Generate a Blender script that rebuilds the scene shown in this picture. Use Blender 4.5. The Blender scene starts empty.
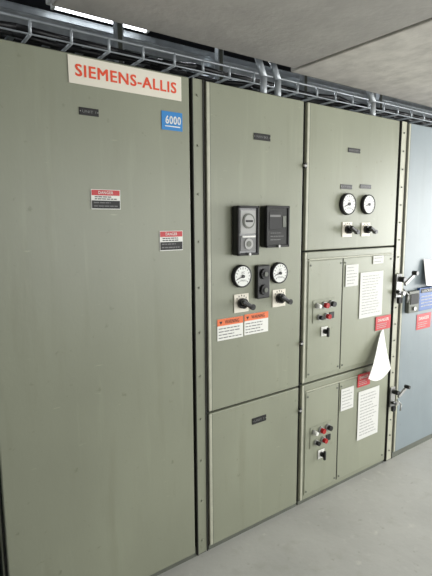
import bpy, bmesh, math, random
from mathutils import Vector, Matrix
random.seed(4)
sc=bpy.context.scene
sc.view_settings.view_transform='Standard'
sc.view_settings.look='None'

# ---------------------------------------------------------------- materials
def srgb(r,g,b):
    f=lambda c:(c/255/12.92) if c/255<=0.04045 else ((c/255+0.055)/1.055)**2.4
    return (f(r),f(g),f(b),1)
def mat(name,col,rough=0.5,metal=0.0,var=0.0,scale=6.0,stretch=(1,1,1),bump=0.0,bscale=60,spec=0.5,coat=0,trans=0,detail=5,scuff=0):
    m=bpy.data.materials.new(name); m.use_nodes=True
    nt=m.node_tree; b=nt.nodes['Principled BSDF']
    b.inputs['Base Color'].default_value=col
    b.inputs['Roughness'].default_value=rough
    b.inputs['Metallic'].default_value=metal
    b.inputs['Specular IOR Level'].default_value=spec
    b.inputs['Coat Weight'].default_value=coat
    b.inputs['Transmission Weight'].default_value=trans
    if var>0 or bump>0:
        tc=nt.nodes.new('ShaderNodeNewGeometry'); mp=nt.nodes.new('ShaderNodeMapping')
        mp.inputs['Scale'].default_value=stretch
        nt.links.new(tc.outputs['Position'],mp.inputs['Vector'])
    if var>0:
        n=nt.nodes.new('ShaderNodeTexNoise'); n.inputs['Scale'].default_value=scale; n.inputs['Detail'].default_value=detail
        nt.links.new(mp.outputs[0],n.inputs['Vector'])
        cr=nt.nodes.new('ShaderNodeValToRGB')
        cr.color_ramp.elements[0].position=0.3; cr.color_ramp.elements[1].position=0.7
        cr.color_ramp.elements[0].color=tuple(c*(1-var) for c in col[:3])+(1,)
        cr.color_ramp.elements[1].color=tuple(min(1,c*(1+var)) for c in col[:3])+(1,)
        nt.links.new(n.outputs['Fac'],cr.inputs['Fac'])
        last=cr.outputs['Color']
        if scuff>0:
            # streaks running down, small dirt spots, fine scratches
            for (sx,sy,sz),sc_,lo,hi,fc,k in (((7,7,.55),3.0,.58,.78,(1.22,1.22,1.2),1),((1,1,1),26,.66,.74,(.62,.60,.54),1),((1.2,1.2,6),9,.68,.74,(1.45,1.44,1.38),.8),((5,5,.6),2.2,.57,.75,(.78,.77,.72),.9)):
                m2=nt.nodes.new('ShaderNodeMapping'); m2.inputs['Scale'].default_value=(sx,sy,sz); m2.inputs['Location'].default_value=(3.1+sc_,0,1.7)
                nt.links.new(tc.outputs['Position'],m2.inputs['Vector'])
                n3=nt.nodes.new('ShaderNodeTexNoise'); n3.inputs['Scale'].default_value=sc_; n3.inputs['Detail'].default_value=6
                nt.links.new(m2.outputs[0],n3.inputs['Vector'])
                mr=nt.nodes.new('ShaderNodeMapRange'); mr.inputs['From Min'].default_value=lo; mr.inputs['From Max'].default_value=hi
                mr.inputs['To Max'].default_value=scuff*k
                nt.links.new(n3.outputs['Fac'],mr.inputs['Value'])
                mx=nt.nodes.new('ShaderNodeMixRGB'); mx.inputs['Color2'].default_value=tuple(min(1,c*q) for c,q in zip(col[:3],fc))+(1,)
                nt.links.new(mr.outputs[0],mx.inputs['Fac']); nt.links.new(last,mx.inputs['Color1']); last=mx.outputs[0]
        nt.links.new(last,b.inputs['Base Color'])
    if bump>0:
        n2=nt.nodes.new('ShaderNodeTexNoise'); n2.inputs['Scale'].default_value=bscale; n2.inputs['Detail'].default_value=4
        nt.links.new(mp.outputs[0],n2.inputs['Vector'])
        bp=nt.nodes.new('ShaderNodeBump'); bp.inputs['Strength'].default_value=bump; bp.inputs['Distance'].default_value=0.01
        nt.links.new(n2.outputs['Fac'],bp.inputs['Height']); nt.links.new(bp.outputs[0],b.inputs['Normal'])
    return m
STEEL=mat('painted_steel_green_grey',srgb(137,140,122),0.38,0,0.09,2.2,(1,1,.5),0.03,90,scuff=.6)
STEEL2=mat('painted_steel_panel',srgb(144,147,129),0.42,0,0.06,3,(1,1,.5),0.02,90,scuff=.4)
EDGE=mat('painted_steel_edge',srgb(176,176,158),0.45,0,0.08,20)
DARKST=mat('painted_steel_dark',srgb(96,99,90),0.5,0,0.1,10)
BLUEST=mat('painted_steel_blue_grey',srgb(126,137,142),0.45,0,0.06,3,scuff=.4)
GAP=mat('dark_gap',srgb(40,40,36),0.8)
BLACK=mat('black_plastic',srgb(20,20,21),0.3)
BLACKM=mat('black_matte',srgb(32,32,33),0.65)
GLASS=mat('smoked_glass',srgb(50,51,52),0.08,0,0,coat=0.5)
WHITE=mat('white_label',srgb(228,228,222),0.5)
DIAL=mat('dial_white',srgb(225,227,222),0.35)
CREAM=mat('cream_sign',srgb(230,224,209),0.4)
ORANGE=mat('orange_red_ink',srgb(226,76,40),0.5)
LORANGE=mat('label_orange',srgb(228,112,60),0.5)
RED=mat('label_red',srgb(188,32,40),0.45)
DRED=mat('lamp_red',srgb(170,30,30),0.25)
BLUE=mat('sticker_blue',srgb(38,128,196),0.45)
DBLUE=mat('sign_blue',srgb(40,84,150),0.45)
INK=mat('ink_black',srgb(25,25,25),0.6)
GINK=mat('ink_grey',srgb(120,120,120),0.6)
PINK=mat('ink_light',srgb(168,168,166),0.6)
PAPER=mat('paper_white',srgb(216,216,212),0.7)
PAPERB=mat('paper_bright',srgb(236,236,232),0.7)
CHROME=mat('zinc_metal',srgb(165,165,163),0.4,0.5)
GALV=mat('galvanised_steel',srgb(190,196,200),0.4,0.35,0.12,15)
TRAYM=mat('tray_dark_steel',srgb(90,95,102),0.45,0.5,0.2,12)
CABLE=mat('cable_black',srgb(20,20,22),0.45)
CONC_F=mat('floor_concrete',srgb(180,180,175),0.5,0,0.09,2.5,(1,1,1),0.15,25,detail=10,scuff=.5)
CONC_C=mat('ceiling_concrete_lit',srgb(192,188,181),0.85,0,0.16,9,(1,1,1),0.2,30,detail=12)  # right slab: bounced light painted into a paler concrete tone
CONC_D=mat('ceiling_concrete_shaded',srgb(162,159,154),0.85,0,0.09,5,(1,1,1),0.2,30,detail=10)  # left slab: same concrete, its shade painted in as a darker tone
WALLM=mat('wall_paint_grey',srgb(192,192,190),0.8,0,0.04,4)
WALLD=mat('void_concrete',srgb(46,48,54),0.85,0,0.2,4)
LAMP=mat('fluorescent_tube',srgb(240,245,250),0.4)
pb=LAMP.node_tree.nodes['Principled BSDF']; pb.inputs['Emission Color'].default_value=(.92,.96,1,1); pb.inputs['Emission Strength'].default_value=5

# ---------------------------------------------------------------- builder
class B:
    def __init__(s,name,parent=None):
        s.name=name; s.bm=bmesh.new(); s.mats=[]; s.parent=parent
    def mi(s,m):
        if m not in s.mats: s.mats.append(m)
        return s.mats.index(m)
    def add(s,t,m,smooth=None):
        i=s.mi(m)
        for f in t.faces:
            f.material_index=i
            if smooth is not None: f.smooth=smooth(f) if callable(smooth) else smooth
        me=bpy.data.meshes.new('t'); t.to_mesh(me); t.free()
        s.bm.from_mesh(me); bpy.data.meshes.remove(me); return s
    def box(s,x0,x1,y0,y1,z0,z1,m,bev=0,rot=None,seg=2):
        t=bmesh.new(); bmesh.ops.create_cube(t,size=1)
        c=Vector(((x0+x1)/2,(y0+y1)/2,(z0+z1)/2))
        bmesh.ops.scale(t,vec=(abs(x1-x0),abs(y1-y0),abs(z1-z0)),verts=t.verts)
        if bev: bmesh.ops.bevel(t,geom=list(t.edges),offset=bev,segments=seg,profile=.5,affect='EDGES')
        if rot is not None: bmesh.ops.transform(t,matrix=rot.to_4x4(),verts=t.verts)
        bmesh.ops.translate(t,vec=c,verts=t.verts)
        return s.add(t,m)
    def cyl(s,c,axis,r,L,m,r2=None,n=28):
        t=bmesh.new(); bmesh.ops.create_cone(t,cap_ends=True,segments=n,radius1=r,radius2=r if r2 is None else r2,depth=L)
        a=Vector(axis).normalized(); q=Vector((0,0,1)).rotation_difference(a).to_matrix().to_4x4()
        bmesh.ops.transform(t,matrix=Matrix.Translation(Vector(c))@q,verts=t.verts)
        return s.add(t,m,lambda f:len(f.verts)==4)
    def ring(s,c,r,rr,m,n=36):
        t=bmesh.new(); k=10; vs=[]
        for i in range(n):
            a=2*math.pi*i/n
            row=[]
            for j in range(k):
                b=2*math.pi*j/k; R=r+rr*math.cos(b)
                row.append(t.verts.new((c[0]+R*math.cos(a),c[1]+rr*math.sin(b),c[2]+R*math.sin(a))))
            vs.append(row)
        for i in range(n):
            for j in range(k):
                t.faces.new((vs[i][j],vs[(i+1)%n][j],vs[(i+1)%n][(j+1)%k],vs[i][(j+1)%k]))
        bmesh.ops.recalc_face_normals(t,faces=t.faces)
        return s.add(t,m,True)
    def tube(s,pts,r,m,n=10):
        for a,b in zip(pts[:-1],pts[1:]):
            a=Vector(a);b=Vector(b); s.cyl((a+b)/2,b-a,r,(b-a).length*1.02,m,n=n)
        return s
    def text(s,txt,x,z,h,m,y=-0.001,width=None,bold=0.0):
        cu=bpy.data.curves.new('t','FONT'); cu.body=txt; cu.size=1; cu.align_x='LEFT'; cu.resolution_u=3
        if bold>0: cu.space_character=1.1
        o=bpy.data.objects.new('t',cu); bpy.context.collection.objects.link(o)
        bpy.context.view_layer.update()
        me=bpy.data.meshes.new_from_object(o.evaluated_get(bpy.context.evaluated_depsgraph_get()))
        bpy.data.objects.remove(o); bpy.data.curves.remove(cu)
        xs=[v.co.x for v in me.vertices]; ys=[v.co.y for v in me.vertices]
        if not xs: return s
        w=max(xs)-min(xs); hh=max(ys)-min(ys)
        sy=h/hh; sx=(width/w) if width else sy
        offs=[(0,0)] if bold==0 else [(a*bold,b*bold*.6) for a in (-1,-.33,.33,1) for b in (-1,1)]
        for k,(dx,dz) in enumerate(offs):
            t=bmesh.new(); t.from_mesh(me)
            for v in t.verts:
                X=(v.co.x-min(xs)-w/2+dx)*sx; Z=(v.co.y-min(ys)-hh/2+dz)*sy
                v.co=Vector((x+X,y-k*.00002,z+Z))
            s.add(t,m)
        bpy.data.meshes.remove(me)
        return s
    def lines(s,x0,x1,z0,z1,n,m,y,th=0.3):
        st=(z1-z0)/n
        for i in range(n):
            zz=z1-st*(i+.5); xe=x0+(x1-x0)*random.uniform(.65,1)
            xx=x0
            while xx<xe:
                w=random.uniform(.08,.22)*(x1-x0)
                e=min(xx+w,xe)
                s.box(xx,e,y-.0003,y,zz-st*th/2,zz+st*th/2,m); xx=e+.03*(x1-x0)
        return s
    def done(s):
        me=bpy.data.meshes.new(s.name)
        xs=[v.co for v in s.bm.verts]
        c=Vector([(min(v[i] for v in xs)+max(v[i] for v in xs))/2 for i in range(3)])
        bmesh.ops.translate(s.bm,vec=-c,verts=s.bm.verts)
        s.bm.to_mesh(me); s.bm.free()
        for m in s.mats: me.materials.append(m)
        o=bpy.data.objects.new(s.name,me); bpy.context.collection.objects.link(o)
        o.location=c
        if s.parent: o.parent=s.parent
        return o
def empty(name):
    e=bpy.data.objects.new(name,None); bpy.context.collection.objects.link(e); e.empty_display_size=.1; return e

# ---------------------------------------------------------------- room
b=B('floor'); b.box(-2.5,7,-3.2,3.2,-.1,0,CONC_F); b.done()
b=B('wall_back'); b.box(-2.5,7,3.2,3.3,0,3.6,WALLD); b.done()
b=B('wall_front'); b.box(-2.5,7,-3.3,-3.2,0,3.6,WALLM); b.done()
b=B('wall_left'); b.box(-2.6,-2.5,-3.2,3.2,0,3.6,WALLM); b.done()
b=B('wall_right'); b.box(7,7.1,-3.2,3.2,0,3.6,WALLM); b.done()
b=B('ceiling')
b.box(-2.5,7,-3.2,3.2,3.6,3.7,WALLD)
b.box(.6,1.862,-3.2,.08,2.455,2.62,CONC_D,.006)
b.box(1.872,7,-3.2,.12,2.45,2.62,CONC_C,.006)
b.box(1.855,1.88,-3.2,.07,2.47,2.6,GAP)
b.done()

# ---------------------------------------------------------------- cabinets
DEP=1.3; H=2.286
def body(par,x0,x1,st=STEEL,z1=H):
    b=B('cabinet_body',par)
    b.box(x0,x1,.03,DEP,.0,z1-.004,st,.004)
    b.box(x0+.006,x1-.006,.015,.035,.0,.05,DARKST)
    b.done()
def door(par,x0,x1,z0,z1,st=STEEL,edge=True,name='door'):
    b=B(name,par)
    b.box(x0-.006,x1+.006,.018,.031,z0-.006,z1+.006,GAP)
    b.box(x0,x1,0,.026,z0,z1,st,.005,seg=3)
    if edge:
        b.box(x0-.0005,x0+.018,-.0012,.02,z0+.003,z1-.003,EDGE,.004)
        b.box(x0+.018,x0+.021,-.0003,.001,z0+.003,z1-.003,DARKST)
    b.done()
def nameplate(x0,x1,z0,z1,txt):
    b=B('nameplate')
    b.box(x0,x1,-.003,-.0004,z0,z1,BLACK,.001)
    b.text(txt,(x0+x1)/2,(z0+z1)/2,(z1-z0)*.34,GINK,y=-.0035,width=(x1-x0)*.7)
    for x in (x0+.004,x1-.004): b.cyl((x,-.0035,(z0+z1)/2),(0,1,0),.0018,.002,CHROME,n=8)
    b.done()
def strip(par,x0,x1,z0=0.01,z1=H-.006,st=STEEL,boltm=DARKST,n=11):
    b=B('cover_strip',par)
    b.box(x0,x1,.006,.03,z0,z1,st,.003)
    b.box(x0-.001,x0+.004,.001,.03,z0,z1,GAP)
    b.box(x1-.005,x1,.002,.03,z0,z1,GAP)
    for i in range(n):
        z=z0+.07+(z1-z0-.14)*i/(n-1)
        b.cyl(((x0+x1)/2,.004,z),(0,1,0),.0055,.006,boltm,n=6)
    b.done()

c0=empty('switchgear_cabinet'); body(c0,-.55,.272,BLUEST); door(c0,-.52,.258,.05,2.27,BLUEST)
c1=empty('switchgear_cabinet'); body(c1,.286,1.23); door(c1,.300,1.150,.03,2.276,edge=False)
strip(c1,1.166,1.228,boltm=STEEL)
nameplate(.658,.735,2.062,2.090,'UNIT 1')
c2=empty('switchgear_cabinet'); body(c2,1.236,1.872)
door(c2,1.240,1.856,.744,2.276); door(c2,1.240,1.856,.03,.734,name='lower_door')
nameplate(1.515,1.622,2.052,2.084,'MAIN BKR'); nameplate(1.513,1.611,.606,.640,'UNIT 2')
c3=empty('switchgear_cabinet'); body(c3,1.876,2.722)
door(c3,1.884,2.706,1.502,2.276)
nameplate(2.216,2.325,2.048,2.074,'FEEDER'); nameplate(2.160,2.262,1.842,1.868,'AMPS'); nameplate(2.335,2.440,1.850,1.875,'VOLTS')
c4=empty('switchgear_cabinet'); body(c4,2.726,3.75,BLUEST)
strip(c4,2.730,2.800,st=EDGE,n=20)
door(c4,2.812,3.70,.05,2.276,BLUEST)
nameplate(3.12,3.26,2.04,2.07,'UNIT 4')

def compartment(z0,z1):
    door(c3,1.884,2.706,z0,z1,name='breaker_door')
    b=B('breaker_panel',c3)
    b.box(1.912,2.195,-.005,.001,z0+.03,z1-.05,STEEL2,.003)
    b.box(2.205,2.685,-.004,.001,z0+.03,z1-.05,STEEL2,.002)
    b.box(2.196,2.204,-.0015,.001,z0+.03,z1-.05,GAP)
    b.box(1.912,2.685,-.007,.001,z1-.045,z1-.038,EDGE,.002)
    for x in (1.927,2.18,2.22,2.67):
        for z in (z0+.05,z1-.075): b.cyl((x,-.005,z),(0,1,0),.006,.006,DARKST,n=6)
    b.done()
compartment(.748,1.494); compartment(.03,.738)
def pilot(b,x,z,m,r=.016):
    b.cyl((x,-.015,z),(0,1,0),r*1.25,.014,CHROME)
    b.cyl((x,-.028,z),(0,1,0),r*.95,.018,m)
    b.cyl((x,-.039,z),(0,1,0),r*.95,.006,m,r2=r*.6)
def controls(z0):
    b=B('pilot_light_cluster')
    b.box(1.95,2.135,-.009,-.007,z0-.10,z0+.03,STEEL2,.0008)
    pilot(b,1.975,z0,WHITE,.012); pilot(b,2.035,z0-.002,DRED); pilot(b,2.095,z0,BLACK)
    pilot(b,1.995,z0-.068,BLACK,.013); pilot(b,2.055,z0-.068,DRED,.015)
    b.box(2.085,2.125,-.014,-.008,z0-.088,z0-.05,BLACK,.002)
    b.box(2.02,2.075,-.011,-.007,z0-.185,z0-.13,WHITE,.002)
    b.cyl((2.047,-.02,z0-.157),(0,1,0),.014,.026,BLACK)
    b.box(2.040,2.054,-.045,-.03,z0-.185,z0-.130,BLACK,.004)
    b.done()
controls(1.19); controls(.44)

# ---------------------------------------------------------------- instruments
Y0=-.0014
def gauge(x,z,r,ang):
    b=B('analog_panel_meter')
    b.cyl((x,-.011,z),(0,1,0),r,.018,BLACKM,n=40)
    b.cyl((x,-.021,z),(0,1,0),r*.90,.004,DIAL,n=40)
    b.ring((x,-.022,z),r*.93,r*.07,BLACK)
    for i in range(13):
        a=math.radians(225-270*i/12); L=.20 if i%3==0 else .13
        rr=r*(.80-L/2); cx=x+rr*math.cos(a); cz=z+rr*math.sin(a)
        b.box(cx-r*L/2,cx+r*L/2,-.0238,-.0228,cz-r*.03,cz+r*.03,GINK,rot=Matrix.Rotation(-a,3,'Y'))
    a=math.radians(ang)
    cx=x+r*.32*math.cos(a); cz=z+r*.32*math.sin(a)
    b.box(cx-r*.36,cx+r*.36,-.0256,-.0248,cz-r*.03,cz+r*.03,INK,rot=Matrix.Rotation(-a,3,'Y'))
    b.cyl((x,-.026,z),(0,1,0),r*.15,.006,BLACK)
    b.text('AC',x,z+r*.33,r*.2,GINK,y=-.024)
    b.text('AMPERES',x,z-r*.38,r*.14,GINK,y=-.024,width=r*.7)
    b.done()
gauge(1.432,1.397,.056,200); gauge(1.680,1.396,.055,195)
gauge(2.215,1.757,.062,200); gauge(2.400,1.758,.058,195)

def relay(x0,x1,z0,z1,p,dial):
    b=B('protective_relay')
    b.box(x0,x1,-p,Y0,z0,z1,BLACK,.010,seg=3)
    f=.012
    for a in ((x0,x0+f,z0,z1),(x1-f,x1,z0,z1),(x0,x1,z0,z0+f),(x0,x1,z1-f,z1)):
        b.box(a[0],a[1],-p-.010,-p+.002,a[2],a[3],BLACKM,.003)
    b.box(x0+f,x1-f,-p-.003,-p+.001,z0+f,z1-f,GLASS)
    if dial:
        xm=(x0+x1)/2; zm=z0+(z1-z0)*.68
        b.box(x0+.018,x1-.018,-p-.005,-p-.002,z0+(z1-z0)*.44,z1-.020,PINK,.002)
        b.cyl((xm,-p-.007,zm+.004),(0,1,0),.036,.006,DARKST); b.cyl((xm,-p-.0105,zm+.004),(0,1,0),.028,.003,PINK)
        b.box(xm-.022,xm+.022,-p-.013,-p-.0115,zm-.002,zm+.008,INK)
        b.box(x0+.018,x1-.018,-p-.006,-p-.002,z0+.022,z0+(z1-z0)*.40,GINK,.002)
        b.cyl((xm,-p-.008,z0+.055),(0,1,0),.026,.005,PINK); b.cyl((xm,-p-.011,z0+.055),(0,1,0),.014,.003,DARKST)
        b.box(x0+.025,x1-.025,-p-.011,-p-.0100,z0+.086,z0+.094,WHITE)
    else:
        b.box(x0+.02,x1-.05,-p-.005,-p-.002,z0+.09,z1-.03,BLACKM,.002)
        b.box(x0+.025,x1-.06,-p-.006,-p-.004,z1-.055,z1-.045,GINK)
        b.box(x1-.045,x1-.02,-p-.006,-p-.003,z0+.10,z1-.05,DARKST,.002)
        b.lines(x0+.03,x1-.03,z0+.03,z0+.08,3,GINK,-p-.0045,.2)
    b.cyl(((x0+x1)/2,-p-.014,z0+.006),(0,1,0),.007,.012,CHROME)
    b.done()
relay(1.377,1.508,1.500,1.735,.045,True)
relay(1.556,1.712,1.532,1.738,.045,False)

b=B('test_switch_block')
b.box(1.524,1.606,-.028,Y0,1.275,1.445,BLACK,.006)
for z in (1.40,1.32):
    b.cyl((1.565,-.034,z),(0,1,0),.026,.012,BLACKM); b.cyl((1.565,-.042,z),(0,1,0),.012,.008,DARKST)
b.done()
def rotary(x,z,s=.042):
    b=B('rotary_switch')
    b.box(x-s,x+s,-.005,Y0,z-s,z+s,CREAM,.001)
    for k in range(5):
        a=math.radians(40+25*k); b.box(x+s*.82*math.cos(a)-.002,x+s*.82*math.cos(a)+.002,-.0058,-.005,z+s*.82*math.sin(a)-.004,z+s*.82*math.sin(a)+.004,INK)
    b.cyl((x,-.016,z),(0,1,0),s*.56,.024,BLACK)
    b.cyl((x,-.036,z),(0,1,0),s*.30,.03,BLACK)
    R=Matrix.Rotation(math.radians(28),3,'Y')
    b.box(x-s*.8,x+s*.7,-.064,-.042,z-s*.24,z+s*.24,BLACK,.006,rot=R)
    b.cyl((x+s*.60,-.053,z-s*.34),(0,1,0),s*.32,.022,BLACK,r2=s*.28)
    b.done()
rotary(1.438,1.262,.046); rotary(1.692,1.262,.046); rotary(2.228,1.612,.043); rotary(2.400,1.610,.041)

# ---------------------------------------------------------------- labels
b=B('brand_sign'); b.box(.624,1.109,-.003,Y0,2.171,2.269,CREAM,.0004)
b.text('SIEMENS-ALLIS',.8665,2.220,.042,ORANGE,y=-.0036,width=.432,bold=.026); b.done()
b=B('blue_sticker'); b.box(1.010,1.112,-.0025,Y0,2.046,2.122,BLUE,.0003)
b.text('6000',1.066,2.088,.032,WHITE,y=-.003,width=.074,bold=.02); b.box(1.026,1.100,-.0032,-.0025,2.060,2.064,WHITE); b.done()
def danger(x0,x1,z0,z1,lower,name='danger_label',y=Y0):
    b=B(name); h=z1-z0; w=x1-x0
    b.box(x0,x1,y-.0012,y,z0,z1,WHITE,.0003)
    b.box(x0+w*.02,x1-w*.02,y-.0018,y-.001,z0+h*.70,z1-h*.03,RED)
    b.text('DANGER',(x0+x1)/2,z0+h*.84,h*.14,WHITE,y=y-.0022,width=w*.5,bold=.012)
    b.lines(x0+w*.12,x1-w*.1,z0+h*.47,z0+h*.68,2,INK,y-.0018,.45)
    b.box(x0+w*.02,x1-w*.02,y-.0018,y-.001,z0+h*.04,z0+h*.44,lower)
    b.lines(x0+w*.08,x1-w*.08,z0+h*.08,z0+h*.42,2,GINK,y-.0022,.3)
    b.done()
danger(.690,.812,1.712,1.789,INK); danger(.988,1.104,1.537,1.623,INK)
def warn(x0,x1,z0,z1):
    b=B('warning_label'); h=z1-z0; w=x1-x0; y=Y0
    b.box(x0,x1,y-.0012,y,z0,z1,WHITE,.0003)
    b.box(x0,x1,y-.0018,y-.001,z0+h*.68,z1,LORANGE)
    b.text('WARNING',(x0+x1)/2+.01,z0+h*.84,h*.17,INK,y=y-.0022,width=w*.55,bold=.012)
    b.cyl((x0+w*.13,y-.002,z0+h*.84),(0,1,0),h*.1,.001,INK,n=3)
    b.lines(x0+w*.05,x1-w*.05,z0+h*.05,z0+h*.62,4,GINK,y-.0018,.3)
    b.done()
warn(1.291,1.450,1.090,1.196); warn(1.458,1.618,1.094,1.200)
def redlab(x0,x1,z0,z1,y=-.0085):
    b=B('danger_tag'); h=z1-z0; w=x1-x0
    b.box(x0,x1,y-.0015,y,z0,z1,RED,.0003)
    b.text('DANGER',(x0+x1)/2,z0+h*.72,h*.2,WHITE,y=y-.002,width=w*.7,bold=.012)
    b.lines(x0+w*.1,x1-w*.1,z0+h*.1,z0+h*.5,3,PINK,y-.0017,.3); b.done()
redlab(2.530,2.690,.965,1.055); redlab(2.370,2.495,.622,.706); redlab(3.01,3.19,.90,1.01,-.0014)
def sheet(x0,x1,z0,z1,n=10,name='paper_notice',y=-.0085,m=PAPER):
    b=B(name); b.box(x0,x1,y-.001,y,z0,z1,m)
    w=x1-x0;h=z1-z0
    if n: b.lines(x0+w*.1,x1-w*.08,z0+h*.06,z0+h*.94,n,PINK,y-.001,.3)
    b.done()
sheet(2.222,2.338,1.275,1.405,6,'instruction_label'); sheet(2.360,2.590,1.065,1.350,14)
sheet(2.480,2.585,1.396,1.445,2,'small_tag')
sheet(2.215,2.335,.505,.645,6,'instruction_label'); sheet(2.385,2.600,.265,.590,14)

# loose sheet hanging from one corner, curling out
b=B('curled_paper_sheet'); t=bmesh.new(); N=18; M=12; g=[]
for i in range(N+1):
    row=[]
    for j in range(M+1):
        u=i/N; v=j/M
        Wd=.012+.205*u**.75
        x=2.612-Wd*(1-v)+.02*u*v
        z=.965-(.215+.08*math.sin(math.pi*(.15+v*.7)))*u - .02*(1-v)*u
        y=-.014-.055*math.sin(u*math.pi*.55)*(.25+.75*(1-v))-.04*u*u*v
        row.append(t.verts.new((x,y,z)))
    g.append(row)
for i in range(N):
    for j in range(M): t.faces.new((g[i][j],g[i+1][j],g[i+1][j+1],g[i][j+1]))
b.add(t,PAPERB,True); b.done()

# ---------------------------------------------------------------- latches and hardware
def latch(x,z,s=1):
    b=B('door_latch_handle')
    b.box(x-.03*s,x+.03*s,-.012,-.0014,z-.08*s,z+.08*s,CHROME,.003)
    b.cyl((x,-.03,z+.045*s),(0,1,0),.018*s,.05,BLACK)
    b.box(x-.012*s,x+.10*s,-.062,-.046,z+.03*s,z+.052*s,CHROME,.004,rot=Matrix.Rotation(math.radians(-28),3,'Y'))
    b.cyl((x+.085*s,-.07,z+.085*s),(0,1,0),.014*s,.035,BLACK)
    b.box(x-.05*s,x+.012*s,-.045,-.02,z-.05*s,z-.03*s,BLACK,.004,rot=Matrix.Rotation(math.radians(20),3,'Y'))
    b.cyl((x,-.03,z-.045*s),(0,1,0),.014*s,.045,CHROME)
    b.box(x-.02*s,x+.02*s,-.03,-.01,z-.115*s,z-.075*s,BLACKM,.004)
    b.tube([(x+.02*s,-.03,z-.02*s),(x+.05*s,-.05,z-.06*s),(x+.04*s,-.05,z-.11*s)],.006*s,CHROME,8)
    b.done()
latch(2.765,1.235); latch(2.755,.475,.85)
for x,z in ((1.866,.99),(1.866,1.95),(1.866,.60)):
    b=B('door_catch')
    b.box(x-.010,x+.008,-.014,-.0022,z-.014,z+.014,BLACK,.003)
    b.box(x-.016,x+.002,-.018,-.004,z-.005,z+.005,CHROME,.001)
    b.done()
b=B('lockout_box')
b.box(2.86,2.985,-.030,-.0014,1.04,1.19,DARKST,.006)
b.box(2.875,2.97,-.034,-.029,1.10,1.17,BLACKM,.001); b.cyl((2.92,-.036,1.07),(0,1,0),.014,.012,CHROME)
b.box(2.995,3.24,-.022,-.0014,1.04,1.20,DBLUE,.004)
b.box(3.01,3.22,-.0235,-.0215,1.165,1.192,BLACKM); b.text('LOCKOUT',3.11,1.178,.016,WHITE,y=-.0240,width=.16)
b.lines(3.02,3.21,1.06,1.15,4,PINK,-.0225,.3)
b.done()
b=B('hanging_paper_sheet'); t=bmesh.new(); g=[]
for i in range(11):
    u=i/10; g.append([t.verts.new((3.04+.20*v-.04*u*(1-v)+.03*u,-.012-.035*u*(1-.4*v)-.012*math.sin(v*3),1.40-.18*u-.03*v)) for v in (0,.25,.5,.75,1)])
for i in range(10):
    for j in range(4): t.faces.new((g[i][j],g[i+1][j],g[i+1][j+1],g[i][j+1]))
b.add(t,PAPERB,True); b.done()

# ---------------------------------------------------------------- cable trays above
def ladder(y0,y1,z,x0=-1,x1=6,m=TRAYM,step=.25,h=.09,nc=7,cr=.017,rw=.02):
    b=B('cable_ladder_tray')
    for y in (y0,y1):
        b.box(x0,x1,y-.003,y+.003,z,z+h,m); b.box(x0,x1,y-.012,y+.012,z,z+.004,m); b.box(x0,x1,y-.012,y+.012,z+h-.004,z+h,m)
    x=x0+.1
    while x<x1:
        b.box(x-rw,x+rw,y0,y1,z+.010,z+.028,m); x+=step
    for k in range(nc):
        yy=y0+.05+(y1-y0-.1)*k/max(1,nc-1)
        pts=[(x0+ (x1-x0)*i/24, yy+random.uniform(-.015,.015), z+.03+cr+random.uniform(-.002,.012)) for i in range(25)]
        b.tube(pts,cr,CABLE,8)
    b.done()
def wiretray(y0,y1,z,step,h,m,nc,name='wire_cable_tray'):
    b=B(name)
    for y,zz,r in ((y0,z+h,.006),(y0,z,.004),(y1,z+h,.006),(y1,z,.004)):
        b.tube([(-1,y,zz),(5.6,y,zz)],r,m,10)
    x=-.95
    while x<5.6:
        for p,q in (((x,y0,z+h),(x,y0,z)),((x,y0,z),(x,y1,z)),((x,y1,z),(x,y1,z+h))): b.tube([p,q],.007,m,8)
        x+=step
    for k in range(nc):
        yy=y0+.06+(y1-y0-.12)*k/max(1,nc-1)
        b.tube([(-1+6.6*i/30,yy+random.uniform(-.02,.02),z+.02+random.uniform(0,.02)) for i in range(31)],.014,CABLE,8)
    b.done()
wiretray(.30,.68,2.42,.17,.055,GALV,4)
ladder(.88,1.28,2.66,m=GALV,nc=3,step=.2,h=.07,rw=.016); ladder(1.5,1.95,2.95,m=GALV,nc=6,h=.07); ladder(2.2,2.8,3.2,m=TRAYM,nc=5)
for x in (.40,1.20,1.90,2.68,3.6):
    b=B('support_strut')
    b.box(x-.022,x+.022,.78,.82,H+.002,3.598,GALV,.002); b.box(x-.012,x+.012,.776,.781,H+.002,3.59,DARKST)
    b.box(x-.06,x+.06,.75,.84,H+.001,H+.009,GALV,.002)
    b.done()
for x in (1.70,1.80,2.62):
    b=B('vertical_conduit'); b.tube([(x,.14,H+.001),(x,.14,2.40),(x,.19,2.52),(x,.19,3.59)],.018,GALV,16)
    b.cyl((x,.14,H+.012),(0,0,1),.027,.02,GALV,n=8); b.done()
for (y,z) in ((1.4,3.2),(.45,3.0)):
    b=B('overhead_beam'); b.box(-2.4,6.9,y-.05,y+.05,z,z+.012,TRAYM); b.box(-2.4,6.9,y-.006,y+.006,z,z+.15,TRAYM); b.box(-2.4,6.9,y-.05,y+.05,z+.14,z+.152,TRAYM); b.done()
b=B('fluorescent_light')
b.box(1.00,1.72,1.33,1.43,3.03,3.09,WHITE,.006); b.cyl((1.36,1.38,3.015),(1,0,0),.018,.66,LAMP,n=16)
for x in (1.03,1.69): b.box(x-.01,x+.01,1.36,1.40,2.995,3.04,WHITE,.002)
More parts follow.
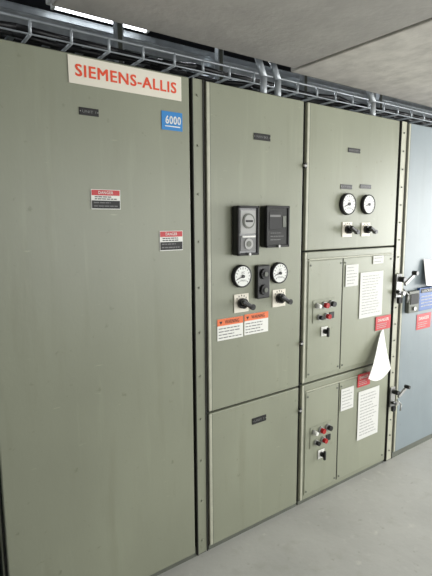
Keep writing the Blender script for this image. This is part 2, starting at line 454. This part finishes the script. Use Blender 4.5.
for x in (1.1,1.6): b.cyl((x,1.38,3.145),(0,0,1),.004,.11,GALV,n=8)
b.done()

# ---------------------------------------------------------------- lights
def area(name,loc,tgt,sx,sy,e,col=(1,1,1)):
    l=bpy.data.lights.new(name,'AREA'); l.shape='RECTANGLE'; l.size=sx; l.size_y=sy; l.energy=e; l.color=col
    o=bpy.data.objects.new(name,l); bpy.context.collection.objects.link(o); o.location=loc
    o.rotation_euler=(Vector(tgt)-Vector(loc)).to_track_quat('-Z','Y').to_euler(); return o
area('daylight_opening',(6.6,-1.9,1.35),(2.0,-1.0,1.35),2.2,2.0,190,(.99,1,.99))
area('front_fill',(2.4,-3.1,1.5),(2.2,0,1.4),3.4,1.5,70,(.99,1,.99))  # added fill behind the camera to brighten cabinets and ceiling, no real opening
area('tray_void_fill',(2.9,1.9,3.5),(1.6,.6,2.4),1.2,.3,55,(.92,.96,1))  # added light without a fixture, makes the galvanised trays glint
area('void_left_fill',(-1.2,.2,3.4),(.2,.8,2.6),.8,.3,16,(.92,.96,1))  # added light without a fixture, lifts the metalwork at upper left
w=bpy.data.worlds.new('World'); sc.world=w; w.use_nodes=True
w.node_tree.nodes['Background'].inputs[0].default_value=(.6,.63,.65,1); w.node_tree.nodes['Background'].inputs[1].default_value=.3

# ---------------------------------------------------------------- camera
yaw,pitch,roll,h,d=.625,.1398,-.0063,1.6593,1.7829
fw=Vector((math.sin(yaw)*math.cos(pitch),math.cos(yaw)*math.cos(pitch),-math.sin(pitch)))
r=Vector((math.cos(yaw),-math.sin(yaw),0)); u=r.cross(fw)
r2=r*math.cos(roll)+u*math.sin(roll); u2=-r*math.sin(roll)+u*math.cos(roll)
cd=bpy.data.cameras.new('camera'); co=bpy.data.objects.new('camera',cd); bpy.context.collection.objects.link(co)
cd.sensor_fit='VERTICAL'; cd.sensor_height=36; cd.lens=468.34*36/576; cd.clip_start=.05
M4=Matrix((r2,u2,-fw)).transposed().to_4x4(); M4.translation=Vector((0,-d,h)); co.matrix_world=M4
sc.camera=co
